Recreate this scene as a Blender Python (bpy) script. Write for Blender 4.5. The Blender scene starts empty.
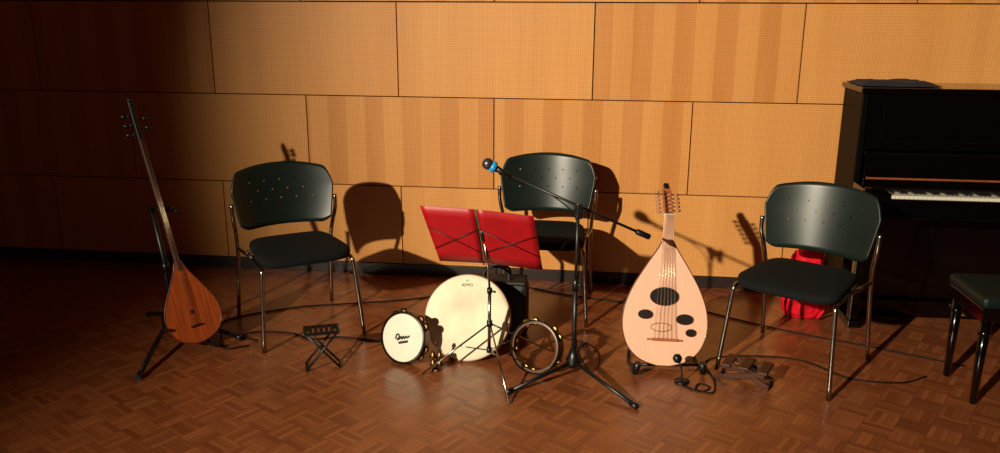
import bpy, bmesh, math, random
from mathutils import Vector, Matrix, noise
random.seed(4)
scene=bpy.context.scene
scene.view_settings.view_transform='Standard'
COL=scene.collection
V=Vector
PI=math.pi

# ------------------------------------------------------------------ materials
def lin(c):
    return tuple(((v/255)/12.92 if v/255<=.04045 else ((v/255+.055)/1.055)**2.4) for v in c)
def nodes_mat(name):
    m=bpy.data.materials.new(name); m.use_nodes=True
    nt=m.node_tree; b=nt.nodes['Principled BSDF']
    return m,nt,b
def mat(name,rgb,rough=.5,metal=0.,var=.15,scale=20.,bump=0.,stretch=(1,1,1),coat=0.,spec=None):
    m,nt,b=nodes_mat(name)
    c=lin(rgb)
    tc=nt.nodes.new('ShaderNodeTexCoord'); mp=nt.nodes.new('ShaderNodeMapping')
    mp.inputs['Scale'].default_value=stretch
    nz=nt.nodes.new('ShaderNodeTexNoise'); nz.inputs['Scale'].default_value=scale; nz.inputs['Detail'].default_value=4
    nt.links.new(tc.outputs['Object'],mp.inputs['Vector']); nt.links.new(mp.outputs[0],nz.inputs['Vector'])
    r=nt.nodes.new('ShaderNodeValToRGB')
    r.color_ramp.elements[0].position=.3; r.color_ramp.elements[1].position=.7
    r.color_ramp.elements[0].color=tuple(v*(1-var) for v in c)+(1,)
    r.color_ramp.elements[1].color=tuple(min(1,v*(1+var)) for v in c)+(1,)
    nt.links.new(nz.outputs['Fac'],r.inputs[0]); nt.links.new(r.outputs[0],b.inputs['Base Color'])
    b.inputs['Roughness'].default_value=rough; b.inputs['Metallic'].default_value=metal
    if spec is not None: b.inputs['Specular IOR Level'].default_value=spec
    if coat: b.inputs['Coat Weight'].default_value=coat; b.inputs['Coat Roughness'].default_value=.08
    if bump:
        bp=nt.nodes.new('ShaderNodeBump'); bp.inputs['Strength'].default_value=bump; bp.inputs['Distance'].default_value=.004
        nt.links.new(nz.outputs['Fac'],bp.inputs['Height']); nt.links.new(bp.outputs[0],b.inputs['Normal'])
    return m
class NG:
    def __init__(s,nt): s.nt=nt
    def m(s,op,a,b=None,c=None):
        n=s.nt.nodes.new('ShaderNodeMath'); n.operation=op
        for i,v in enumerate((a,b,c)):
            if v is None: continue
            if isinstance(v,(int,float)): n.inputs[i].default_value=v
            else: s.nt.links.new(v,n.inputs[i])
        return n.outputs[0]
    def comb(s,x,y,z):
        n=s.nt.nodes.new('ShaderNodeCombineXYZ')
        for i,v in enumerate((x,y,z)):
            if isinstance(v,(int,float)): n.inputs[i].default_value=v
            else: s.nt.links.new(v,n.inputs[i])
        return n.outputs[0]
    def mix(s,f,a,b,mode='MIX'):
        n=s.nt.nodes.new('ShaderNodeMix'); n.data_type='RGBA'; n.blend_type=mode
        for i,v in ((0,f),(6,a),(7,b)):
            if isinstance(v,(int,float)): n.inputs[i].default_value=v
            elif isinstance(v,tuple): n.inputs[i].default_value=v
            else: s.nt.links.new(v,n.inputs[i])
        return n.outputs[2]

def floor_mat():
    m,nt,b=nodes_mat('mosaic_parquet'); g=NG(nt)
    tc=nt.nodes.new('ShaderNodeTexCoord'); mp=nt.nodes.new('ShaderNodeMapping')
    mp.inputs['Rotation'].default_value=(0,0,math.radians(FLOOR_ROT)); s=1/.12
    mp.inputs['Scale'].default_value=(s,s,s)
    nt.links.new(tc.outputs['Object'],mp.inputs[0])
    sp=nt.nodes.new('ShaderNodeSeparateXYZ'); nt.links.new(mp.outputs[0],sp.inputs[0])
    x,y=sp.outputs[0],sp.outputs[1]
    cx,cy=g.m('FLOOR',x),g.m('FLOOR',y)
    par=g.m('FLOORED_MODULO',g.m('ADD',cx,cy),2)
    fx,fy=g.m('FRACT',x),g.m('FRACT',y)
    u=g.m('ADD',g.m('MULTIPLY',par,fx),g.m('MULTIPLY',g.m('SUBTRACT',1,par),fy))
    w=g.m('ADD',g.m('MULTIPLY',par,fy),g.m('MULTIPLY',g.m('SUBTRACT',1,par),fx))
    u5=g.m('MULTIPLY',u,5); idx=g.m('FLOOR',u5); fu=g.m('FRACT',u5)
    wn=nt.nodes.new('ShaderNodeTexWhiteNoise'); wn.noise_dimensions='3D'
    nt.links.new(g.comb(cx,cy,idx),wn.inputs['Vector'])
    rv=g.m('ADD',g.m('MULTIPLY',wn.outputs['Value'],.65),g.m('MULTIPLY',par,.14))
    col=g.mix(rv,lin((116,60,32))+(1,),lin((166,98,56))+(1,))
    nz=nt.nodes.new('ShaderNodeTexNoise'); nz.inputs['Scale'].default_value=1; nz.inputs['Detail'].default_value=5
    nt.links.new(g.comb(g.m('MULTIPLY',u,30),g.m('MULTIPLY',w,3),g.m('ADD',cx,g.m('MULTIPLY',cy,3.7))),nz.inputs['Vector'])
    col=g.mix(g.m('MULTIPLY',nz.outputs['Fac'],.35),col,lin((76,40,20))+(1,))
    gap=g.m('LESS_THAN',fu,.09); gap2=g.m('MAXIMUM',g.m('LESS_THAN',w,.022),g.m('LESS_THAN',u,.02))
    ga=g.m('MAXIMUM',g.m('MULTIPLY',gap,.5),g.m('MULTIPLY',gap2,.55))
    col=g.mix(ga,col,lin((44,22,12))+(1,))
    nt.links.new(col,b.inputs['Base Color'])
    big=nt.nodes.new('ShaderNodeTexNoise'); big.inputs['Scale'].default_value=2.5
    nt.links.new(tc.outputs['Object'],big.inputs['Vector'])
    nt.links.new(g.m('ADD',.20,g.m('MULTIPLY',big.outputs['Fac'],.18)),b.inputs['Roughness'])
    b.inputs['Coat Weight'].default_value=.35; b.inputs['Coat Roughness'].default_value=.28
    bp=nt.nodes.new('ShaderNodeBump'); bp.inputs['Strength'].default_value=.12; bp.inputs['Distance'].default_value=.001
    nt.links.new(g.m('SUBTRACT',g.m('MULTIPLY',wn.outputs['Value'],.5),ga),bp.inputs['Height']); nt.links.new(bp.outputs[0],b.inputs['Normal'])
    return m
FLOOR_ROT=38

def wall_mat():
    m,nt,b=nodes_mat('woven_veneer_panel'); g=NG(nt)
    tc=nt.nodes.new('ShaderNodeTexCoord')
    sp=nt.nodes.new('ShaderNodeSeparateXYZ'); nt.links.new(tc.outputs['Object'],sp.inputs[0])
    x,z=sp.outputs[0],sp.outputs[2]
    geo=nt.nodes.new('ShaderNodeNewGeometry'); rnd=geo.outputs['Random Per Island']
    n1=nt.nodes.new('ShaderNodeTexNoise'); n1.inputs['Scale'].default_value=1; n1.inputs['Detail'].default_value=2
    nt.links.new(g.comb(g.m('MULTIPLY',x,7),g.m('MULTIPLY',rnd,40),g.m('MULTIPLY',z,.3)),n1.inputs['Vector'])
    n2=nt.nodes.new('ShaderNodeTexNoise'); n2.inputs['Scale'].default_value=1; n2.inputs['Detail'].default_value=4
    nt.links.new(g.comb(g.m('MULTIPLY',x,60),g.m('MULTIPLY',rnd,40),g.m('MULTIPLY',z,3)),n2.inputs['Vector'])
    st=g.m('FLOORED_MODULO',g.m('FLOOR',g.m('ADD',g.m('MULTIPLY',x,8.3),g.m('MULTIPLY',rnd,9))),2)
    f=g.m('ADD',g.m('MULTIPLY',n1.outputs['Fac'],.5),g.m('ADD',g.m('MULTIPLY',n2.outputs['Fac'],.25),g.m('MULTIPLY',st,g.m('MULTIPLY',g.m('GREATER_THAN',rnd,.6),.28))))
    col=g.mix(f,lin((232,170,98))+(1,),lin((178,110,50))+(1,))
    col=g.mix(g.m('MULTIPLY',rnd,.3),col,lin((192,120,58))+(1,))
    gx=g.m('ABSOLUTE',g.m('SINE',g.m('MULTIPLY',x,PI/.0125))); gz=g.m('ABSOLUTE',g.m('SINE',g.m('MULTIPLY',z,PI/.0125)))
    d=g.m('MULTIPLY',gx,gz)
    dots=g.m('GREATER_THAN',d,.6)
    col=g.mix(g.m('MULTIPLY',dots,.42),col,lin((112,60,22))+(1,))
    nt.links.new(col,b.inputs['Base Color'])
    b.inputs['Roughness'].default_value=.5
    b.inputs['Specular IOR Level'].default_value=.3
    return m
def back_mat():
    m,nt,b=nodes_mat('black_perforated_plywood'); g=NG(nt)
    tc=nt.nodes.new('ShaderNodeTexCoord')
    sp=nt.nodes.new('ShaderNodeSeparateXYZ'); nt.links.new(tc.outputs['Object'],sp.inputs[0])
    x,z=sp.outputs[0],sp.outputs[2]
    sx,sz=.085,.05
    row=g.m('FLOOR',g.m('DIVIDE',z,sz))
    xo=g.m('ADD',g.m('DIVIDE',x,sx),g.m('MULTIPLY',g.m('FLOORED_MODULO',row,2),.5))
    dx=g.m('MULTIPLY',g.m('SUBTRACT',g.m('FRACT',xo),.5),sx)
    dz=g.m('MULTIPLY',g.m('SUBTRACT',g.m('FRACT',g.m('DIVIDE',z,sz)),.5),sz)
    r=g.m('SQRT',g.m('ADD',g.m('MULTIPLY',dx,dx),g.m('MULTIPLY',dz,dz)))
    h=g.m('LESS_THAN',r,.0046)
    h=g.m('MULTIPLY',h,g.m('MULTIPLY',g.m('GREATER_THAN',z,.65),g.m('LESS_THAN',z,.80)))
    h=g.m('MULTIPLY',h,g.m('LESS_THAN',g.m('ABSOLUTE',x),.19))
    nz=nt.nodes.new('ShaderNodeTexNoise'); nz.inputs['Scale'].default_value=8
    nt.links.new(tc.outputs['Object'],nz.inputs['Vector'])
    nt.links.new(g.mix(nz.outputs['Fac'],lin((12,22,19))+(1,),lin((22,34,30))+(1,)),b.inputs['Base Color'])
    b.inputs['Roughness'].default_value=.36
    nt.links.new(g.m('SUBTRACT',1,h),b.inputs['Alpha'])
    return m

M_floor=floor_mat(); M_wall=wall_mat(); M_back=back_mat()
M_dark=mat('dark_gap',(25,12,8),.8)
M_base=mat('dark_baseboard',(32,18,12),.5)
M_seat=mat('black_seat_fabric',(13,15,15),.9,var=.3,scale=200,bump=.3,spec=.2)
M_chrome=mat('chrome_tube',(160,155,148),.22,1.,.05)
M_black=mat('black_powder_coat',(14,14,15),.4,var=.2)
M_plastic=mat('black_plastic',(12,12,13),.35,var=.2)
M_cable=mat('black_cable',(10,7,6),.6,spec=.2)
M_piano=mat('black_polished_lacquer',(4,3,4),.14,var=.1,coat=.2)
M_pside=mat('black_satin_lacquer',(4,3,3),.5,var=.1,spec=.08)
M_pianoedge=mat('painted_edge_highlight',(130,66,32),.3)  # orange reflection on the fallboard ledge, painted in as a colour
M_white=mat('ivory_key',(212,204,186),.3,var=.03)
M_red=mat('red_painted_metal',(160,10,20),.45,var=.1)
M_redbag=mat('red_nylon_fabric',(205,16,36),.7,var=.45,scale=14,bump=.8,spec=.2)
M_skin=mat('calf_skin_drumhead',(220,210,180),.65,var=.24,scale=5)
M_skin2=mat('white_drumhead',(212,208,190),.5,var=.06,scale=12)
M_maple=mat('maple_hoop',(140,86,48),.4,var=.2,scale=8)
M_walnut=mat('walnut_hoop',(98,56,31),.4,var=.25,scale=10)
M_brass=mat('brass',(190,146,78),.35,1.,.1)
M_dull=mat('dull_brass',(122,90,54),.42,1.,.2)
M_rim=mat('dark_steel_rim',(70,64,58),.35,1.,.1)
M_spruce=mat('pink_spruce_face',(228,176,148),.45,var=.06,scale=6,stretch=(30,1,1))
M_rib1=mat('light_rib',(160,92,54),.35,var=.2,scale=6,stretch=(6,6,1),coat=.3)
M_rib2=mat('dark_rib',(92,44,24),.35,var=.2,scale=6,stretch=(6,6,1),coat=.3)
M_sazface=mat('orange_spruce_face',(162,72,26),.4,var=.3,scale=5,stretch=(18,1,1),coat=.3)
M_neck=mat('neck_wood',(230,178,146),.4,var=.1,scale=8,stretch=(8,8,1))
M_peg=mat('rosewood_peg',(170,116,84),.4,var=.1)
M_sazneck=mat('saz_neck_wood',(66,36,24),.4,var=.2,scale=8,stretch=(8,8,1))
M_ebony=mat('ebony',(24,15,12),.4)
M_string=mat('string_metal',(200,180,150),.3,1.)
M_fret=mat('fret_gut',(150,120,85),.4,.6)
M_ink=mat('black_ink',(18,16,16),.6)
M_cyan=mat('cyan_plastic_ring',(30,150,215),.35)
M_grille=mat('steel_mic_grille',(90,90,94),.35,.8,.3,scale=400)
M_cloth=mat('grey_cloth',(22,22,30),.9,var=.3,scale=60,bump=.4)
M_green=mat('dark_green_leatherette',(7,22,19),.5,var=.15,spec=.3)
M_wood=mat('dark_beech_wood',(66,32,18),.5,var=.2,scale=10,spec=.3)
M_bag=mat('black_nylon_bag',(18,17,18),.6,var=.3,scale=30,bump=.4)

# ------------------------------------------------------------------ mesh builder
class B:
    def __init__(s): s.bm=bmesh.new(); s.mi=0
    def _f(s,vs,smooth=True):
        try:
            f=s.bm.faces.new(vs); f.smooth=smooth; f.material_index=s.mi; return f
        except ValueError: return None
    def tube(s,pts,r,seg=12,cap=True,closed=False):
        pts=[V(p) for p in pts]; n=len(pts)
        rs=r if isinstance(r,(list,tuple)) else [r]*n
        rings=[]; prev=None
        for i,p in enumerate(pts):
            if closed: t=(pts[(i+1)%n]-pts[i-1])
            else: t=(pts[min(i+1,n-1)]-pts[max(i-1,0)])
            t.normalize()
            if prev is None:
                a=V((0,0,1)) if abs(t.z)<.9 else V((1,0,0))
                u=t.cross(a).normalized()
            else:
                u=(prev-t*prev.dot(t)).normalized()
            prev=u; w=t.cross(u)
            rings.append([s.bm.verts.new(p+(u*math.cos(k*2*PI/seg)+w*math.sin(k*2*PI/seg))*rs[i]) for k in range(seg)])
        for i in range(n if closed else n-1):
            a,b=rings[i],rings[(i+1)%n]
            for k in range(seg): s._f([a[k],a[(k+1)%seg],b[(k+1)%seg],b[k]])
        if cap and not closed:
            s._f(rings[0][::-1],False); s._f(rings[-1],False)
        return s
    def box(s,lo,hi,bev=.003,mat4=None):
        t=bmesh.new(); bmesh.ops.create_cube(t,size=1)
        lo,hi=V(lo),V(hi)
        for v in t.verts: v.co=V(((lo.x+hi.x)/2+v.co.x*(hi.x-lo.x),(lo.y+hi.y)/2+v.co.y*(hi.y-lo.y),(lo.z+hi.z)/2+v.co.z*(hi.z-lo.z)))
        if bev: bmesh.ops.bevel(t,geom=t.edges[:],offset=bev,segments=2,affect='EDGES',profile=.5)
        if mat4: bmesh.ops.transform(t,matrix=mat4,verts=t.verts)
        s.merge(t); return s
    def merge(s,t):
        mp={}
        for v in t.verts: mp[v]=s.bm.verts.new(v.co)
        for f in t.faces:
            nf=s.bm.faces.new([mp[v] for v in f.verts]); nf.smooth=f.smooth; nf.material_index=s.mi
        t.free()
    def lathe(s,prof,seg=32,mat4=None):
        rings=[]
        for r,z in prof:
            if r<1e-6: rings.append([s.bm.verts.new(V((0,0,z)))])
            else: rings.append([s.bm.verts.new(V((r*math.cos(k*2*PI/seg),r*math.sin(k*2*PI/seg),z))) for k in range(seg)])
        if mat4:
            for rg in rings:
                for v in rg: v.co=mat4@v.co
        for a,b in zip(rings,rings[1:]):
            for k in range(seg):
                k2=(k+1)%seg
                if len(a)==1 and len(b)==1: continue
                if len(a)==1: s._f([a[0],b[k2],b[k]][::-1])
                elif len(b)==1: s._f([a[k],a[k2],b[0]])
                else: s._f([a[k],a[k2],b[k2],b[k]])
        return s
    def grid(s,nu,nv,fn):
        vs=[[s.bm.verts.new(V(fn(i/(nu-1),j/(nv-1)))) for j in range(nv)] for i in range(nu)]
        for i in range(nu-1):
            for j in range(nv-1): s._f([vs[i][j],vs[i+1][j],vs[i+1][j+1],vs[i][j+1]])
        return s
    def poly(s,pts,smooth=False):
        s._f([s.bm.verts.new(V(p)) for p in pts],smooth); return s
def catmull(pts,n=8):
    pts=[V(p) for p in pts]; out=[]
    P=[pts[0]*2-pts[1]]+pts+[pts[-1]*2-pts[-2]]
    for i in range(1,len(P)-2):
        for k in range(n):
            t=k/n; a,b,c,d=P[i-1],P[i],P[i+1],P[i+2]
            out.append(.5*((2*b)+(c-a)*t+(2*a-5*b+4*c-d)*t*t+(3*b-a-3*c+d)*t**3))
    out.append(pts[-1]); return out
def interp(tab,t):
    pts=catmull([(a,b,0) for a,b in tab],6)
    for p,q in zip(pts,pts[1:]):
        if p.x<=t<=q.x+1e-9: 
            return p.y+(q.y-p.y)*((t-p.x)/max(1e-9,q.x-p.x))
    return tab[-1][1]
def align(z,loc=(0,0,0)):
    z=V(z).normalized(); q=V((0,0,1)).rotation_difference(z)
    return Matrix.Translation(V(loc))@q.to_matrix().to_4x4()

class Thing:
    def __init__(s,name,label,cat,mw,group=None):
        if not isinstance(mw,Matrix): mw=Matrix.Translation(V(mw))
        s.e=bpy.data.objects.new(name,None); COL.objects.link(s.e); s.e.empty_display_size=.05
        s.e.matrix_world=mw; s.mw=mw; s.inv=mw.inverted()
        s.e["label"]=label; s.e["category"]=cat
        if group: s.e["group"]=group
    def add(s,b,name,mats,world=False,parent=None,label=None,solid=0,sub=0,bevel=0):
        me=bpy.data.meshes.new(name)
        if world: bmesh.ops.transform(b.bm,matrix=s.inv,verts=b.bm.verts)
        bmesh.ops.recalc_face_normals(b.bm,faces=b.bm.faces)
        b.bm.to_mesh(me); b.bm.free()
        for m in (mats if isinstance(mats,(list,tuple)) else [mats]): me.materials.append(m)
        o=bpy.data.objects.new(name,me); COL.objects.link(o); o.parent=parent or s.e
        if label: o["label"]=label
        if solid:
            md=o.modifiers.new('s','SOLIDIFY'); md.thickness=solid; md.offset=0
        return o
def single(b,name,label,cat,mats,loc=(0,0,0),kind=None,**k):
    me=bpy.data.meshes.new(name); mw=Matrix.Translation(V(loc))
    bmesh.ops.transform(b.bm,matrix=mw.inverted(),verts=b.bm.verts)
    bmesh.ops.recalc_face_normals(b.bm,faces=b.bm.faces)
    b.bm.to_mesh(me); b.bm.free()
    for m in (mats if isinstance(mats,(list,tuple)) else [mats]): me.materials.append(m)
    o=bpy.data.objects.new(name,me); COL.objects.link(o); o.matrix_world=mw
    if label: o["label"]=label
    if cat: o["category"]=cat
    if kind: o["kind"]=kind
    return o

# ------------------------------------------------------------------ room
YAW=-.1204; WD=5.0489
WM=Matrix.Translation(V((0,WD,0)))@Matrix.Rotation(YAW,4,'Z')
b=B(); b.poly([(-7,-7,0),(7,-7,0),(7,7,0),(-7,7,0)])
single(b,'floor','reddish brown mosaic parquet floor','floor',M_floor,kind='structure')
b=B(); x0=-.0408; W=1.202; P=.5718; z2=.5966; gp=.0032
rows=[(.075,z2,1),(z2,z2+P,0),(z2+P,z2+2*P,1),(z2+2*P,z2+3*P,0),(z2+3*P,z2+4*P,1)]
for za,zb,odd in rows:
    for k in range(-5,6):
        xa=x0+(k-(.5 if odd else 0))*W; xb=xa+W
        if xa<-5.6 or xb>5.6: continue
        b.box((xa+gp,0,za+gp),(xb-gp,.03,zb-gp),.002)
b.mi=1
b.box((-5.6,.028,0),(5.6,.10,z2+4*P),0)
me=bpy.data.meshes.new('wall_back'); bmesh.ops.recalc_face_normals(b.bm,faces=b.bm.faces); b.bm.to_mesh(me); b.bm.free()
me.materials.append(M_wall); me.materials.append(M_dark)
o=bpy.data.objects.new('wall_back',me); COL.objects.link(o); o.matrix_world=WM
o["kind"]="structure"; o["label"]="wall of orange wood veneer panels with dark seams"; o["category"]="wall"
b=B(); b.box((-5.6,.006,0),(5.6,.028,.072),.002)
me=bpy.data.meshes.new('baseboard_back'); b.bm.to_mesh(me); b.bm.free(); me.materials.append(M_base)
o=bpy.data.objects.new('baseboard_back',me); COL.objects.link(o); o.matrix_world=WM
o["kind"]="structure"; o["label"]="dark brown baseboard under the wood panels"; o["category"]="baseboard"

# ------------------------------------------------------------------ chairs
def chair_parts():
    parts=[]
    b=B(); N=48
    def outline(k,sc):
        a=k*2*PI/N; c,s=math.cos(a),math.sin(a); e=.38
        x=math.copysign(abs(c)**e,c); y=math.copysign(abs(s)**e,s)
        hw=.236-.016*y
        return V((x*hw*sc+0, -.03+y*.235*sc,0))
    lv=[(.0,.432,0),(.93,.432,0),(.985,.44,0),(1,.455,0),(.985,.470,0),(.93,.478,0),(.6,.476,0),(.0,.472,0)]
    rings=[]
    for sc,z,_ in lv:
        if sc==0: rings.append([b.bm.verts.new(V((0,-.03,z)))]); continue
        rg=[]
        for k in range(N):
            p=outline(k,sc); drop=0
            if p.y<-.2: drop=(-.2-p.y)*.25
            rg.append(b.bm.verts.new(V((p.x,p.y,z-drop))))
        rings.append(rg)
    for A,C in zip(rings,rings[1:]):
        for k in range(N):
            k2=(k+1)%N
            if len(A)==1: b._f([A[0],C[k],C[k2]])
            elif len(C)==1: b._f([A[k],A[k2],C[0]])
            else: b._f([A[k],A[k2],C[k2],C[k]])
    parts.append((b,'seat',M_seat,{}))
    b=B()
    def fn(i,j):
        u=i*2-1; u=math.copysign(1-(1-abs(u))**1.35,u); au=abs(u)
        zt=.872-.040*au**2.2-.085*max(0,(au-.82)/.18)**2.3
        zb=.530+.03*max(0,(au-.8)/.2)**2
        z=zb+(zt-zb)*j
        hw=.243+.037*min(1,max(0,(z-.54)/.20))**.8
        y=.220+.070*(z-.5)/.36-.085*u*u
        return (u*hw,y,z)
    b.grid(45,15,fn)
    parts.append((b,'backrest',M_back,{'solid':.012,'label':'black plywood backrest with rows of small holes'}))
    for sx in (-1,1):
        b=B(); b.tube(catmull([(sx*.268,-.29,0),(sx*.243,-.243,.36),(sx*.236,-.225,.418),(sx*.232,-.17,.424),(sx*.232,.0,.424)],6),.0110)
        parts.append((b,'leg',M_chrome,{}))
        b=B(); b.tube(catmull([(sx*.272,.295,0),(sx*.262,.232,.36),(sx*.268,.20,.5),(sx*.283,.175,.60),(sx*.286,.178,.68)],6),.0110)
        parts.append((b,'leg',M_chrome,{}))
    b=B()
    for y in (-.15,.12): b.tube([(-.232,y,.424),(.232,y,.424)],.0095)
    for sx in (-1,1): b.tube([(sx*.232,-.02,.424),(sx*.262,.225,.424)],.0105)
    parts.append((b,'seat_rail',M_chrome,{}))
    return parts
def chair(loc,rz,label):
    mw=Matrix.Translation(V(loc))@Matrix.Rotation(math.radians(rz),4,'Z')
    return Thing('chair',label,'chair',mw,'black stacking chairs along the wall')
C0=chair((-1.105,4.235,0),29,"black stacking chair with chrome legs beside the long-necked lute")
objs=[C0.add(b_,n,m,**k) for b_,n,m,k in chair_parts()]
for loc,rz,lab in [((.255,4.545,0),-8,"black stacking chair with chrome legs behind the red music stand"),
                   ((1.460,3.750,0),-39,"black stacking chair with chrome legs beside the piano")]:
    T=chair(loc,rz,lab)
    for o in objs:
        c=o.copy(); c.parent=T.e; COL.objects.link(c)

# ------------------------------------------------------------------ piano
PM=Matrix.Translation(V((1.995,4.785,0)))@Matrix.Rotation(YAW,4,'Z')
T=Thing('upright_piano','black polished upright piano with open keyboard against the panelled wall','piano',PM)
PW=1.48; HT=1.275
b=B()
b.box((.035,-.05,.02),(PW-.035,-.015,HT),.002)
b.box((.035,-.30,.10),(PW-.035,-.28,.64),.003); b.box((.035,-.34,.0),(PW-.035,-.27,.10),.004)
b.mi=1
b.box((0,-.36,0),(.035,-.01,HT),.004); b.box((PW-.035,-.36,0),(PW,-.01,HT),.004)
b.mi=0
for x in (0,PW-.07):
    b.box((x,-.56,0),(x+.07,-.36,.045),.006)
    b.box((x+.008,-.545,.04),(x+.058,-.49,.62),.006)
T.add(b,'case',[M_piano,M_pside])
b=B(); b.box((-.015,-.385,HT),(PW+.015,0,HT+.028),.006); T.add(b,'top_lid',M_piano)
b=B(); b.box((.035,-.345,.965),(PW-.035,-.325,HT),.004); b.box((.12,-.352,1.01),(PW-.12,-.343,1.22),.004); T.add(b,'upper_panel',M_piano)
b=B(); b.box((.035,-.385,.945),(PW-.035,-.33,.960),.003); T.add(b,'music_ledge',M_piano)
b=B(); b.box((.05,-.365,.77),(PW-.05,-.345,.945),.003); b.box((.05,-.41,.81),(PW-.05,-.36,.828),.003)
b.box((.05,-.445,.755),(PW-.05,-.36,.775),.004)
b.mi=1; b.box((.05,-.414,.813),(PW-.05,-.4095,.824),.001)  # thin orange strip stands in for the highlight along the ledge
T.add(b,'fallboard',[M_piano,M_pianoedge])
b=B(); b.box((0,-.565,.63),(PW,-.36,.715),.006); b.box((.036,-.37,.63),(PW-.036,-.30,.715),.002); b.box((0,-.56,.71),(.055,-.362,.79),.008); b.box((PW-.055,-.56,.71),(PW,-.362,.79),.008)
b.box((.055,-.555,.71),(PW-.055,-.535,.736),.003)
b.box((.055,-.54,.71),(.150,-.36,.762),.004); b.box((PW-.11,-.54,.71),(PW-.055,-.36,.762),.004)
kb=T.add(b,'keyboard',M_piano)
kx=.153; kw=(PW-.11-kx)/52
b=B(); b.box((0,-.53,.716),(kw-.0015,-.385,.750),.0015); wk=T.add(b,'white_key',M_white,parent=kb)
b=B(); b.box((-.005,-.485,.748),(.005,-.385,.760),.002); bk=T.add(b,'black_key',M_ebony,parent=kb)
first=True
for i in range(52):
    c=wk if i==0 else wk.copy()
    if i: COL.objects.link(c)
    c.location=(kx+i*kw,0,0)
    if i%7 not in (1,4) and i<51:
        d=bk if first else bk.copy()
        if not first: COL.objects.link(d)
        first=False; d.location=(kx+(i+1)*kw,0,0)
for x in (.66,.74,.82):
    b=B(); b.box((x-.012,-.43,.05),(x+.012,-.30,.062),.004); T.add(b,'pedal',M_brass)
b=B()
def fn(i,j):
    x=-.005+i*.42; y=-.05-j*.27
    h=.020+.010*noise.noise(V((x*9,y*9,1)))+.005*noise.noise(V((x*40,y*40,2)))
    e=min(i,1-i,j,1-j); h*=min(1,e*9+.05)
    return (x+.012*noise.noise(V((x*9,y*9,5))),y+.012*noise.noise(V((x*9,y*9,9))),HT+.030+max(0,h)+.001)
b.grid(50,30,fn)
T=Thing('folded_cloth','crumpled dark grey cloth lying on top of the piano','cloth',PM)
T.add(b,'cloth_sheet',M_cloth,solid=.003)

# piano bench
T=Thing('piano_bench','dark piano bench with a green padded seat beside the piano','bench',
        Matrix.Translation(V((2.105,3.32,0)))@Matrix.Rotation(YAW,4,'Z'))
b=B(); b.box((-.03,-.03,.46),(.60,.34,.515),.02); T.add(b,'seat_cushion',M_green)
b=B(); b.box((-.02,-.02,.40),(.59,.33,.46),.004); T.add(b,'seat_frame',M_piano)
for x in (.0,.53):
    for y in (.0,.29):
        b=B(); b.tube([(x+.018,y+.018,0),(x+.018,y+.018,.40)],[.015,.024],seg=12); b.lathe([(0,.03),(.026,.03),(.026,.05),(0,.05)],mat4=Matrix.Translation(V((x+.018,y+.018,.30)))); T.add(b,'leg',M_piano)

# ------------------------------------------------------------------ red bag
T=Thing('backpack','crumpled bright red fabric backpack on the floor beside the piano','bag',(1.745,4.42,0))
b=B()
def fn(i,j):
    a=i*2*PI; ph=(j-.5)*PI
    ca,sa=math.cos(a),math.sin(a)
    c=max(0,math.cos(ph)); z=.18+.19*math.sin(ph)
    x=.130*math.copysign(abs(ca)**.7,ca)*c**.5
    y=.095*math.copysign(abs(sa)**.7,sa)*c**.5
    q=V((ca*c*1.1,sa*c*1.1,math.sin(ph)*1.5))
    n=.16*noise.noise(q*1.3+V((3,1,7)))+.10*(1-2*abs(noise.noise(q*3.1+V((1,5,2)))))-.06+.05*(1-2*abs(noise.noise(q*7+V((4,2,8)))))
    s=1-.30*max(0,(z-.12)/.22)
    return (x*s*(1+n)+.03*(z-.1),y*s*(1+n),max(.002,z*(1+.35*noise.noise(q*1.1+V((9,9,1))))))
b.grid(90,48,fn); T.add(b,'bag_body',M_redbag)
for sx in (-1,1):
    b=B(); b.tube(catmull([(sx*.05,-.07,.28),(sx*.06,-.125,.18),(sx*.07,-.13,.09),(sx*.05,-.10,.02)],6),.008); T.add(b,'strap',M_redbag)

# ------------------------------------------------------------------ black gear bag
T=Thing('equipment_bag','black soft equipment bag with carrying handles behind the frame drum','bag',Matrix.Translation(V((-.015,4.14,0)))@Matrix.Rotation(-.1,4,'Z'))
b=B(); b.box((-.18,-.07,0),(.17,.07,.30),.03); T.add(b,'bag_body',M_bag)
b=B(); b.box((-.17,-.074,.292),(.16,.074,.315),.01); T.add(b,'lid',M_bag)
for y in (-.05,.05):
    b=B(); b.tube(catmull([(-.07,y,.30),(-.06,y*.6,.36),(0,y*.3,.38),(.06,y*.6,.36),(.07,y,.30)],6),.007); T.add(b,'carrying_handle',M_bag)

# ------------------------------------------------------------------ music stand
MS=V((-.05,3.68,0))
T=Thing('music_stand','folding music stand with a red metal desk and thin tripod legs','music stand',MS)
TL,TM,TR=V((-.366,3.62,.831)),V((-.113,3.58,.825)),V((.152,3.58,.794))
BL,BM,BR=V((-.287,3.73,.534)),V((-.076,3.70,.533)),V((.205,3.70,.500))
gpv=V((.005,0,0))
for A_,B_,C_,D_ in ((TL,TM-gpv,BM-gpv,BL),(TM+gpv,TR,BR,BM+gpv)):
    b=B()
    b.grid(9,7,lambda i,j:(A_.lerp(B_,i).lerp(D_.lerp(C_,i),j)))
    T.add(b,'desk_panel',M_red,world=True,solid=.002)
fr=V((0,-.006,-.002))
def mid(a,c,t): return a.lerp(c,t)+fr
for p,q,r in ((mid(TM,BM,.0),mid(TM,BM,1.02),.004),(mid(TM,BM,.35),mid(TL,BL,.75),.002),(mid(TM,BM,.80),mid(TL,BL,.35),.002),(mid(TM,BM,.35),mid(TR,BR,.75),.002),(mid(TM,BM,.80),mid(TR,BR,.35),.002)):
    b=B(); b.tube([p,q],r,8); T.add(b,'folding_strut',M_black,world=True)
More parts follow.
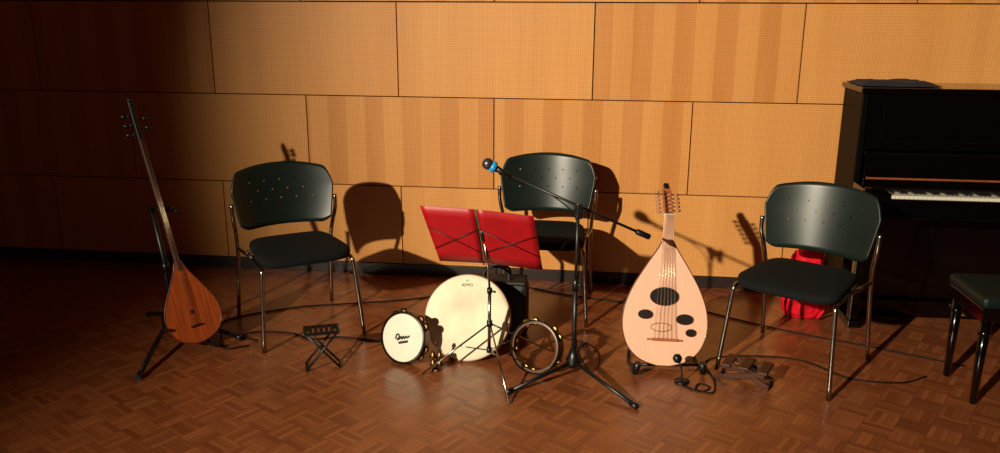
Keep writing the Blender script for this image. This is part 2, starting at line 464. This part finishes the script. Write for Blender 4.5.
b=B(); b.tube([BL+V((0,.03,-.004)),BM+V((0,.03,-.004)),BR+V((0,.03,-.004))],.004,8); b.tube([BL,BL+V((0,.03,-.004))],.003,8); b.tube([BR,BR+V((0,.03,-.004))],.003,8)
T.add(b,'page_ledge',M_red,world=True)
hub=V((-.046,3.68,.235))
b=B(); b.tube([MS+V((.0,0,.09)),V((-.048,3.68,.40))],.0085); b.tube([V((-.048,3.68,.40)),V((-.055,3.675,.52)),V((-.078,3.655,.68))],.0055)
T.add(b,'pole',M_chrome,world=True)
for p,q,r in ((V((-.078,3.65,.66)),V((-.085,3.63,.715)),.010),((-.048,3.68,.39),(-.048,3.68,.415),.013),((-.048,3.68,.22),(-.048,3.68,.25),.014),(MS+V((0,0,.085)),MS+V((0,0,.11)),.013)):
    b=B(); b.tube([p,q],r); T.add(b,'clamp_collar',M_plastic,world=True)
b=B(); b.tube([(-.048,3.68,.402),(-.02,3.66,.402)],.005); T.add(b,'clamp_screw',M_plastic,world=True)
for fx,fy in ((-.37,3.60),(.045,3.30),(.27,3.87)):
    b=B(); b.tube([hub,V((fx,fy,.006))],.0045,8); m_=hub.lerp(V((fx,fy,.006)),.45); b.tube([MS+V((0,0,.095)),m_],.003,8); T.add(b,'leg',M_chrome,world=True)

# ------------------------------------------------------------------ frame drum
def orient(origin,axis,front):
    A=V(axis).normalized(); n=V(front); n=(n-A*n.dot(A)).normalized(); y=-n; x=y.cross(A)
    return Matrix.Translation(V(origin))@Matrix((x,y,A)).transposed().to_4x4()
def face_text(T,txt,size,x,y,z,parent,mat_,name='logo_text',rot=0):
    cu=bpy.data.curves.new(name,'FONT'); cu.body=txt; cu.size=size; cu.align_x='CENTER'; cu.align_y='CENTER'; cu.extrude=.0002
    t=bpy.data.objects.new('tmp',cu); COL.objects.link(t)
    dg=bpy.context.evaluated_depsgraph_get(); me=bpy.data.meshes.new_from_object(t.evaluated_get(dg)); bpy.data.objects.remove(t)
    me.materials.clear(); me.materials.append(mat_)
    o=bpy.data.objects.new(name,me); COL.objects.link(o); o.parent=parent
    o.matrix_local=Matrix.Translation(V((x,y,z)))@Matrix.Rotation(rot,4,'Y')@Matrix.Rotation(PI/2,4,'X')
    return o
def hoop(b,R,wd,th,seg=72):
    pr=[(R-th,0.),(R,0.),(R,wd),(R-th,wd),(R-th,0.)]
    b.lathe(pr,seg,Matrix.Translation(V((0,0,R)))@Matrix.Rotation(-PI/2,4,'X'))
    for f in b.bm.faces: f.smooth=False
R=.216
T=Thing('frame_drum','large round cream-skinned frame drum leaning behind the music stand','drum',orient((-.163,3.742,.010),(0,.44,.92),(-.12,-1,0)))
b=B(); hoop(b,R,.075,.007); h=T.add(b,'drum_shell',M_maple)
b=B(); b.lathe([(0,.0),(R-.02,.0),(R-.004,.002),(R+.0015,.008),(R+.002,.02)],72,Matrix.Translation(V((0,-.003,R)))@Matrix.Rotation(-PI/2,4,'X')); hd=T.add(b,'drumhead',M_skin)
face_text(T,'REMO',.021,.0,-.0045,R+.162,hd,M_ink)
b=B(); b.tube([(-.006,-.0045,R+.180),(0,-.0045,R+.190),(.006,-.0045,R+.180)],.0012,6); T.add(b,'logo_mark',M_ink,parent=hd)

def tambourine(label,origin,axis,front,R,wood,head,rimmat,wd=.05,th=.009):
    T=Thing('tambourine',label,'tambourine',orient(origin,axis,front))
    b=B(); hoop(b,R,wd,th)
    T.add(b,'wooden_hoop',wood)
    nj=5
    for k in range(nj):
        a=2*PI*(k+.5)/nj
        rad=V((math.cos(a),0,math.sin(a)))
        c=V((0,wd/2,R))+rad*(R-th*.5)
        tg=V((-math.sin(a),0,math.cos(a)))
        b=B(); pr=[(0,-.0015),(.007,-.0015),(.010,.0008),(.021,.0),(.022,.0012),(.010,.003),(0,.003)]
        for off in (-.022,.022):
            for s_ in (-1,1):
                b.lathe(pr,20,align(V((0,s_,0)),c+tg*off+V((0,s_*.002,0))))
            b.tube([c+tg*off+V((0,-.02,0)),c+tg*off+V((0,.02,0))],.0014,6)
        T.add(b,'jingle',M_dull if head else M_brass)
        b=B()
        for sg in (1,-1):
            rr=R+.0012 if sg==1 else R-th-.0012
            b.grid(7,2,lambda i,j:V((math.cos(a+(i-.5)*.62)*rr,.012+j*(wd-.024),R+math.sin(a+(i-.5)*.62)*rr)))
        T.add(b,'jingle_slot',M_ebony)
    for k in range(6):
        a=2*PI*k/6+.25
        b=B(); p=V((math.cos(a)*(R+.003),.004,R+math.sin(a)*(R+.003))); b.tube([p,p+V((0,wd*.5,0))],.0028,8); T.add(b,'tuning_lug',M_chrome)
    b=B(); b.lathe([(R-.008,-.002),(R+.003,-.002),(R+.004,.002),(R+.003,.009),(R-.008,.009),(R-.008,-.002)],64,Matrix.Translation(V((0,-.003,R)))@Matrix.Rotation(-PI/2,4,'X')); T.add(b,'tension_rim',rimmat)
    if head:
        b=B(); b.lathe([(0,0),(R-.012,0),(R-.006,.001)],64,Matrix.Translation(V((0,-.003,R)))@Matrix.Rotation(-PI/2,4,'X')); hd=T.add(b,'drumhead',M_skin2)
        y=-.0045
        b=B(); b.tube(catmull([(-.040,y,R-.006),(-.034,y,R+.014),(-.022,y,R+.016),(-.020,y,R+.002),(-.032,y,R-.010),(-.018,y,R-.006),(-.008,y,R+.006),(-.004,y,R-.006),(.006,y,R+.007),(.012,y,R-.003),(.022,y,R+.009),(.028,y,R+.001),(.042,y,R+.012)],5),.0038,6)
        T.add(b,'logo_mark',M_ink,parent=hd)
        b=B(); b.box((-.028,y-.0005,-.006),(.028,y+.0005,.006),.0002,Matrix.Translation(V((.004,0,R-.021)))@Matrix.Rotation(-.18,4,'Y')); T.add(b,'logo_mark',M_ink,parent=hd)
    return T
tambourine('small wooden tambourine with a white head and dark logo',(-.475,3.70,.014),(0,.30,.95),(-.50,-1,0),.126,M_maple,True,M_rim)
tambourine('open dark wooden tambourine ring with brass jingles',(.164,3.605,.008),(.04,.28,.96),(-.50,-1,0),.127,M_walnut,False,M_rim,wd=.06,th=.014)

# brass hand bells
T=Thing('hand_bell','small brass bell stick standing on its base between the drums','bell',(-.305,3.66,0))
b=B(); b.lathe([(0,0),(.026,0),(.024,.006),(.010,.014),(0,.016)],24); T.add(b,'base',M_dull)
b=B(); b.tube([(0,0,.012),(0,0,.13)],.005); b.lathe([(0,.125),(.008,.13),(.010,.14),(.006,.15),(0,.154)],16); T.add(b,'handle',M_wood)
for z,s_ in ((.035,1),(.035,-1),(.075,1),(.075,-1)):
    b=B(); b.lathe([(0,.022),(.006,.021),(.011,.014),(.013,.004),(.020,-.006),(.017,-.006),(0,.0)],18,Matrix.Translation(V((s_*.016,0,z)))); T.add(b,'bell_cup',M_dull)

# ------------------------------------------------------------------ mic stand
T=Thing('microphone_stand','black boom microphone stand with tripod base','microphone stand',(.352,3.58,0))
b=B(); b.tube([(.352,3.58,.06),(.352,3.58,.46)],.0115); b.tube([(.352,3.58,.45),(.353,3.58,.815)],.008); T.add(b,'pole',M_black,world=True)
b=B(); b.lathe([(0,.055),(.022,.055),(.034,.07),(.036,.095),(.026,.115),(.018,.15),(0,.15)],24,Matrix.Translation(V((.352,3.58,0)))); T.add(b,'tripod_hub',M_plastic,world=True)
for fx,fy in ((.04,3.40),(.60,3.27),(.43,3.96)):
    f=V((fx,fy,.012)); h_=V((.352,3.58,.085)); d=(f-h_)
    b=B(); b.tube([h_,f],.0095); T.add(b,'leg',M_black,world=True)
    b=B(); b.tube([h_+d*.93,h_+d*1.03],.0135); T.add(b,'rubber_foot',M_plastic,world=True)
b=B(); b.tube([(.352,3.58,.44),(.352,3.58,.50)],.016); b.tube([(.352,3.575,.47),(.385,3.56,.47)],.006); T.add(b,'height_clutch',M_plastic,world=True)
b=B(); b.tube([(.353,3.58,.79),(.353,3.58,.845)],.014); b.tube([(.353,3.60,.835),(.353,3.535,.835)],.018); b.tube([(.353,3.535,.835),(.353,3.52,.835)],.010); b.box((.34,3.505,.80),(.366,3.52,.87),.004); T.add(b,'boom_clutch',M_plastic,world=True)
me_,re_=V((.03,3.61,.980)),V((.665,3.55,.712))
b=B(); b.tube([me_,re_],.0065); T.add(b,'boom_arm',M_black,world=True)
d=(re_-me_).normalized()
b=B(); b.tube([re_-d*.055,re_-d*.045,re_+d*.01,re_+d*.015],[.010,.014,.014,.009]); T.add(b,'counterweight',M_plastic,world=True)
b=B(); b.tube([me_+d*.02,me_-d*.02],.009); b.tube([me_-d*.02,me_-d*.035],.015); T.add(b,'microphone_clip',M_plastic,world=True)
mo=me_-d*.0; mt=V((-.055,3.60,1.030)); md_=(mt-mo).normalized()
T=Thing('microphone','dark handheld microphone with a bright blue ring on the boom','microphone',mo)
b=B(); b.tube([mo+md_*.0,mo+md_*.01,mo+md_*.070],[.009,.011,.017],16); T.add(b,'microphone_body',M_black,world=True)
b=B(); b.tube([mo+md_*.060,mo+md_*.064,mo+md_*.082,mo+md_*.086],[.019,.026,.026,.019],20); T.add(b,'color_ring',M_cyan,world=True)
b=B(); b.lathe([(0,0),(.020,.0),(.0255,.012),(.0265,.024),(.022,.036),(.012,.043),(0,.045)],24,align(md_,mo+md_*.080)); T.add(b,'grille',M_grille,world=True)
b=B(); b.tube(catmull([mo+V((0,0,0)),mo+V((.03,.01,-.03)),mo+V((.12,.02,-.06)),V((.25,3.61,.875)),V((.345,3.605,.78)),V((.366,3.595,.6)),V((.362,3.60,.35)),V((.37,3.60,.15)),V((.44,3.63,.01)),V((.50,3.75,.005)),V((.48,3.95,.005)),V((.30,4.08,.005))],6),.003,8); T.add(b,'cable',M_cable,world=True)

# ------------------------------------------------------------------ lutes
def bowl(T,L,tab,depth,nribs,facemat,ribm,bodyname='bowl_back'):
    N=44; ns=[i/N for i in range(N+1)]
    hw=[max(.002,interp(tab,t)) for t in ns]
    b=B(); per=2; K=nribs*per
    rings=[]
    mx=max(hw)
    for t,w in zip(ns,hw):
        dd=depth*(w/mx)**.9
        rings.append([b.bm.verts.new(V((-w*math.cos(PI*k/K),dd*math.sin(PI*k/K),t*L))) for k in range(K+1)])
    for i in range(N):
        for k in range(K):
            b.mi=(k//per)%2
            b._f([rings[i][k],rings[i][k+1],rings[i+1][k+1],rings[i+1][k]])
    b.mi=0; b._f(rings[0])
    bo=T.add(b,bodyname,ribm)
    b=B()
    fr=[[b.bm.verts.new(V((w*u,-.0015,t*L))) for u in (-1,-.5,0,.5,1)] for t,w in zip(ns,hw)]
    for i in range(N):
        for k in range(4): b._f([fr[i][k],fr[i][k+1],fr[i+1][k+1],fr[i+1][k]],False)
    f=T.add(b,'soundboard',facemat)
    b=B(); b.tube([(-w,-.001,t*L) for t,w in zip(ns,hw)][::-1]+[(w,-.001,t*L) for t,w in zip(ns,hw)],.003,6)
    T.add(b,'edge_binding',ribm[1])
    return bo,f
def disc(T,parent,name,x,z,rx,rz,m,y=-.0028,ring=None):
    b=B(); n=28; b.poly([(x+rx*math.cos(k*2*PI/n),y,z+rz*math.sin(k*2*PI/n)) for k in range(n)])
    if ring:
        b.mi=1
        pts=[(x+rx*math.cos(k*2*PI/40),y,z+rz*math.sin(k*2*PI/40)) for k in range(40)]; b.tube(pts,.0018,6,closed=True)
        T.add(b,name,[m,ring],parent=parent)
    else: T.add(b,name,m,parent=parent)

# oud
T=Thing('oud','pear-shaped wooden oud with pale pinkish face propped on a low stand','oud',orient((.792,3.64,.035),(.035,.235,.74),(-.05,-1,0)))
L=.60
tab=[(0,.03),(.03,.095),(.08,.142),(.16,.180),(.28,.203),(.40,.204),(.52,.188),(.65,.155),(.78,.110),(.88,.072),(.95,.045),(1,.030)]
bo,f=bowl(T,L,tab,.17,11,M_spruce,[M_rib1,M_rib2])
disc(T,f,'rosette',-.006,.335,.070,.044,M_ebony,ring=M_rib2)
disc(T,f,'sound_hole',-.094,.245,.036,.022,M_ebony,ring=M_rib2)
disc(T,f,'sound_hole',.096,.228,.042,.025,M_ebony,ring=M_rib2)
disc(T,f,'sound_hole',.128,.165,.026,.018,M_ebony,ring=M_rib2)
disc(T,f,'pickguard',-.016,.186,.050,.020,M_neck,ring=M_rib2)
b=B(); b.box((-.065,-.016,.120),(.065,-.003,.134),.003); b.box((-.085,-.012,.122),(.085,-.003,.131),.002); T.add(b,'bridge',M_rib1)
b=B(); b.grid(9,9,lambda i,j:(-(.030-.006*j)*math.cos(i*PI),-.004+(.028)*math.sin(i*PI),L-.03+j*.165)); b.grid(2,9,lambda i,j:((i*2-1)*(.030-.006*j),-.006,L-.03+j*.165)); T.add(b,'neck',M_neck)
b=B(); b.box((-.025,-.012,L+.13),(.025,.01,L+.138),.002); T.add(b,'nut',M_white)
nb=V((0,.004,L+.135)); pdv=V((0,.09,.11)).normalized()
PMx=orient(nb,pdv,(0,-1,.1))
b=B(); b.box((-.022,-.012,0),(-.014,.012,.16),.002,PMx); b.box((.014,-.012,0),(.022,.012,.16),.002,PMx); b.box((-.021,.008,0),(.021,.014,.16),.002,PMx); b.box((-.018,-.012,.155),(.018,.014,.185),.004,PMx)
pb=T.add(b,'pegbox',M_rib1)
b=B(); b.box((-.014,-.016,.165),(.014,.018,.205),.006,PMx); T.add(b,'scroll_tip',M_ebony,parent=pb)
for k in range(11):
    s_=1 if k%2 else -1; z=.014+k*.0135
    b=B(); p=PMx@V((0,0,z)); q=PMx@V((s_*.036,0,z)); r_=PMx@V((s_*.058,.004,z+.006))
    b.tube([p,q],.0036,8); b.tube([q,q.lerp(r_,.5),r_],[.004,.0085,.006],10); T.add(b,'tuning_peg',M_peg,parent=pb)
for k in range(6):
    u=(k-2.5)/2.5
    b=B(); 
    for dx in ((-.0022,.0022) if k else (0,)): b.tube([(u*.052+dx,-.015,.132),(u*.019+dx*.6,-.013,L+.135)],.0007,5)
    T.add(b,'string_course',M_string)
T=Thing('instrument_stand','low black folding stand holding the oud','stand',(.82,3.80,0))
for s_ in (-1,1):
    b=B(); cx=.815+s_*.165
    b.tube(catmull([(.825,4.05,.30),(.815+s_*.10,3.95,.18),(cx,3.80,.012),(cx,3.68,.012),(cx,3.60,.014),(cx-s_*.012,3.585,.06)],6),.0085); T.add(b,'leg',M_black,world=True)
    b=B(); b.tube([(cx-s_*.002,3.60,.02),(cx-s_*.012,3.585,.075)],.016); T.add(b,'foam_prong',M_plastic,world=True)
b=B(); b.tube([(.65,3.70,.014),(.98,3.70,.014)],.007); T.add(b,'crossbar',M_black,world=True)
b=B(); b.tube([(.825,4.05,.30),(.83,4.02,.34)],.015); T.add(b,'hinge',M_plastic,world=True)

T=Thing('desk_microphone','small black microphone on a short table stand before the oud','microphone',(.862,3.535,0))
b=B(); b.lathe([(0,0),(.035,0),(.034,.008),(.008,.012),(0,.012)],24); T.add(b,'base',M_plastic)
b=B(); b.tube(catmull([(0,0,.01),(-.004,0,.06),(-.018,.005,.11)],5),.004,8); T.add(b,'gooseneck',M_black)
b=B(); b.lathe([(0,0),(.014,.002),(.021,.015),(.021,.03),(.012,.042),(0,.045)],20,align((-.4,-.3,.7),(-.018,.005,.105))); T.add(b,'foam_windscreen',M_plastic)

# saz
SO=V((-1.530,3.885,.045)); SA=V((-.350,.25,1.250))
T=Thing('baglama','long-necked wooden lute with teardrop body upright on a black stand','lute',orient(SO,SA,(.75,-1,0)))
L=.43
tab=[(0,.018),(.04,.070),(.10,.105),(.2,.130),(.32,.138),(.45,.128),(.6,.099),(.75,.064),(.88,.034),(1,.017)]
bo,f=bowl(T,L,tab,.15,11,M_sazface,[M_rib1,M_rib2])
disc(T,f,'sound_hole',0,.16,.010,.010,M_ebony)
b=B(); b.box((-.03,-.014,.085),(.03,-.003,.092),.002); T.add(b,'bridge',M_ebony)
b=B(); b.box((-.013,-.008,L-.05),(.013,.02,1.07),.006); T.add(b,'neck',M_sazneck)
for k in range(19):
    z=1.05-1.0*(1-2**(-k/12))*.93
    b=B(); b.box((-.0142,-.0105,z-.0016),(.0142,.021,z+.0016),.0008); T.add(b,'fret',M_fret)
b=B(); b.box((-.014,-.004,1.06),(.014,.022,1.27),.006); b.lathe([(0,0),(.012,.004),(.014,.014),(.008,.024),(0,.028)],16,Matrix.Translation(V((0,.008,1.262)))); hs=T.add(b,'headstock',M_ebony)
for k in range(7):
    z=1.10+k*.024; s_=(-1,1)[k%2]
    dr=V((s_,0,0)) if k<5 else V((0,-1,0))
    p=V((0,.008,z)); b=B(); b.tube([p,p+dr*.036],.0045,8); b.tube([p+dr*.034,p+dr*.046,p+dr*.062],[.006,.013,.009],10); T.add(b,'tuning_peg',M_ebony,parent=hs)
for u in (-1,0,1):
    b=B()
    for dx in (-.0015,.0015): b.tube([(u*.009+dx,-.014,.0885),(u*.007+dx,-.0115,1.075)],.0006,5)
    T.add(b,'string_course',M_string)
T=Thing('instrument_stand','tall black tripod stand with neck yoke holding the long-necked lute','stand',(-1.76,4.06,0))
base=V((-1.745,4.07,.11))
b=B(); b.tube([base-V((0,0,.03)),V((-1.755,4.08,.40)),V((-1.805,4.10,.70))],.014); T.add(b,'pole',M_black,world=True)
b=B(); b.tube([base-V((0,0,.03)),base+V((0,0,.05))],.022); T.add(b,'tripod_hub',M_plastic,world=True)
b=B(); b.tube([(-1.752,4.08,.36),(-1.757,4.08,.41)],.020); T.add(b,'height_clutch',M_plastic,world=True)
for fx,fy in ((-1.705,3.54),(-1.37,4.02),(-2.0,4.36)):
    b=B(); F=V((fx,fy,.012)); b.tube([base,base.lerp(F,.5)+V((0,0,.01)),F],.012); T.add(b,'leg',M_black,world=True)
    d=(F-base).normalized(); b=B(); b.tube([F-d*.03,F+d*.012],.0145); T.add(b,'rubber_foot',M_plastic,world=True)
b=B(); b.tube(catmull([(-1.815,4.10,.69),(-1.80,4.06,.70),(-1.78,4.02,.705)],4),.010); b.tube(catmull([(-1.78,4.12,.705),(-1.76,4.06,.70),(-1.69,4.05,.70),(-1.63,4.00,.705)],5),.008)
b.tube([(-1.81,4.10,.695),(-1.70,4.11,.70)],.009); T.add(b,'neck_yoke',M_plastic,world=True)
for pts in ([(-1.75,4.08,.20),(-1.74,3.95,.15),(-1.69,3.85,.12),(-1.665,3.79,.15)],[(-1.75,4.08,.20),(-1.62,4.05,.10),(-1.50,3.93,.02),(-1.46,3.84,.05)]):
    b=B(); b.tube(catmull(pts,5),.009); T.add(b,'body_cradle',M_plastic,world=True)

# ------------------------------------------------------------------ footstool
T=Thing('folding_footstool','small black folding footstool with crossed metal legs','footstool',Matrix.Translation(V((-.865,3.69,0)))@Matrix.Rotation(.25,4,'Z'))
b=B()
b.box((-.085,-.05,.185),(.085,-.040,.200),.003); b.box((-.085,.045,.185),(.085,.055,.200),.003)
for k in range(7):
    x=-.085+k*.0255; b.box((x,-.045,.190),(x+.017,.05,.199),.002)
T.add(b,'top_plate',M_plastic)
for y in (-.045,.048):
    b=B(); b.tube([(-.08,y,.006),(.07,y,.185)],.0055,8); T.add(b,'leg',M_black)
    b=B(); b.tube([(.08,y*.8,.006),(-.07,y*.8,.185)],.0055,8); T.add(b,'leg',M_black)
for p,q in (((-.08,-.05,.007),(-.08,.05,.007)),((.08,-.04,.007),(.08,.04,.007)),((0,-.045,.096),(0,.048,.096))):
    b=B(); b.tube([p,q],.005,8); T.add(b,'crossbar',M_black)

# wooden foot rest
T=Thing('wooden_footrest','low wooden folding footrest with crossing slats on the floor','footrest',Matrix.Translation(V((1.165,3.555,0)))@Matrix.Rotation(-.55,4,'Z'))
def bar(a,c,w=.02,th=.012):
    a,c=V(a),V(c); d=(c-a); Lh=d.length
    mw=align(d,a); t=B(); t.box((-w,-th/2,0),(w,th/2,Lh),.002,mw); return t
for y in (-.055,.055):
    T.add(bar((-.13,y,.01),(.10,y,.075),.012,.014),'leg',M_wood)
    T.add(bar((.12,y*.8,.01),(-.06,y*.8,.085),.012,.014),'leg',M_wood)
for lo,hi in (((-.10,-.07,.08),(-.055,.07,.092)),((-.02,-.07,.082),(.03,.07,.094)),((.07,-.07,.078),(.115,.07,.090))):
    b=B(); b.box(lo,hi,.003); T.add(b,'slat',M_wood)
for x in (-.115,.115):
    b=B(); b.tube([(x,-.06,.010),(x,.06,.010)],.008,8); T.add(b,'crossbar',M_wood)

# ------------------------------------------------------------------ cables
def cable(pts,label,r=.0045,m=M_cable):
    b=B(); b.tube(catmull([(x,y,r+.001) for x,y in pts],10),r,6)
    single(b,'cable',label,'cable',m,loc=(pts[0][0],pts[0][1],0))
cable([(-1.30,3.93),(-1.42,3.90),(-1.50,4.10),(-1.55,4.24),(-1.45,4.36),(-1.18,4.50),(-.9,4.56),(-.61,4.62),(-.37,4.70),(-.1,4.76)],'thin black cable trailing along the wall from the lute')
cable([(.17,4.88),(.4,4.74),(.7,4.62),(1.12,4.50),(1.35,4.33),(1.63,4.13),(1.95,3.95),(2.3,3.72)],'thin black cable crossing the floor behind the oud')
cable([(.86,3.49),(.92,3.43),(.98,3.47),(.94,3.51),(.91,3.45),(.98,3.42),(1.018,3.55),(1.03,3.76),(1.2,3.83),(1.5,3.79),(1.67,3.58),(1.89,3.53),(2.05,3.60)],'thin black cable coiled beside the oud stand',r=.0038)
cable([(-1.28,4.0),(-1.38,4.06),(-1.30,4.12),(-1.12,4.10),(-1.0,4.02),(-.85,4.05),(-.65,4.0),(-.42,3.92)],'short black cable curled under the chair')

# ------------------------------------------------------------------ camera
f=815.37; th=.2606; ro=-.0048
cam=bpy.data.cameras.new('cam'); cam.sensor_width=36; cam.lens=36*f/1000
co=bpy.data.objects.new('cam',cam); COL.objects.link(co); scene.camera=co
c,s=math.cos(th),math.sin(th)
F=V((0,c,-s));U=V((0,s,c));Rr=V((1,0,0))
cr,sr=math.cos(ro),math.sin(ro)
R2=Rr*cr-U*sr*1.0; U2=U*cr+Rr*sr
co.matrix_world=Matrix.Translation(V((0,0,1.7)))@Matrix((R2,U2,-F)).transposed().to_4x4()

# ------------------------------------------------------------------ light
def spot(loc,tgt,power,angle,blend,col,rad):
    l=bpy.data.lights.new('spot','SPOT'); l.energy=power; l.spot_size=math.radians(angle); l.spot_blend=blend; l.color=col; l.shadow_soft_size=rad
    o=bpy.data.objects.new('stage_spot',l); COL.objects.link(o); o.location=loc
    o.rotation_euler=(V(tgt)-V(loc)).to_track_quat('-Z','Y').to_euler(); return o
spot((-5.5,-4.3,4.4),(1.55,4.5,.68),7500,37.5,1.0,(1,.89,.68),.09)
w=bpy.data.worlds.new('w'); scene.world=w; w.use_nodes=True
w.node_tree.nodes['Background'].inputs[0].default_value=(.95,.33,.20,1); w.node_tree.nodes['Background'].inputs[1].default_value=.03
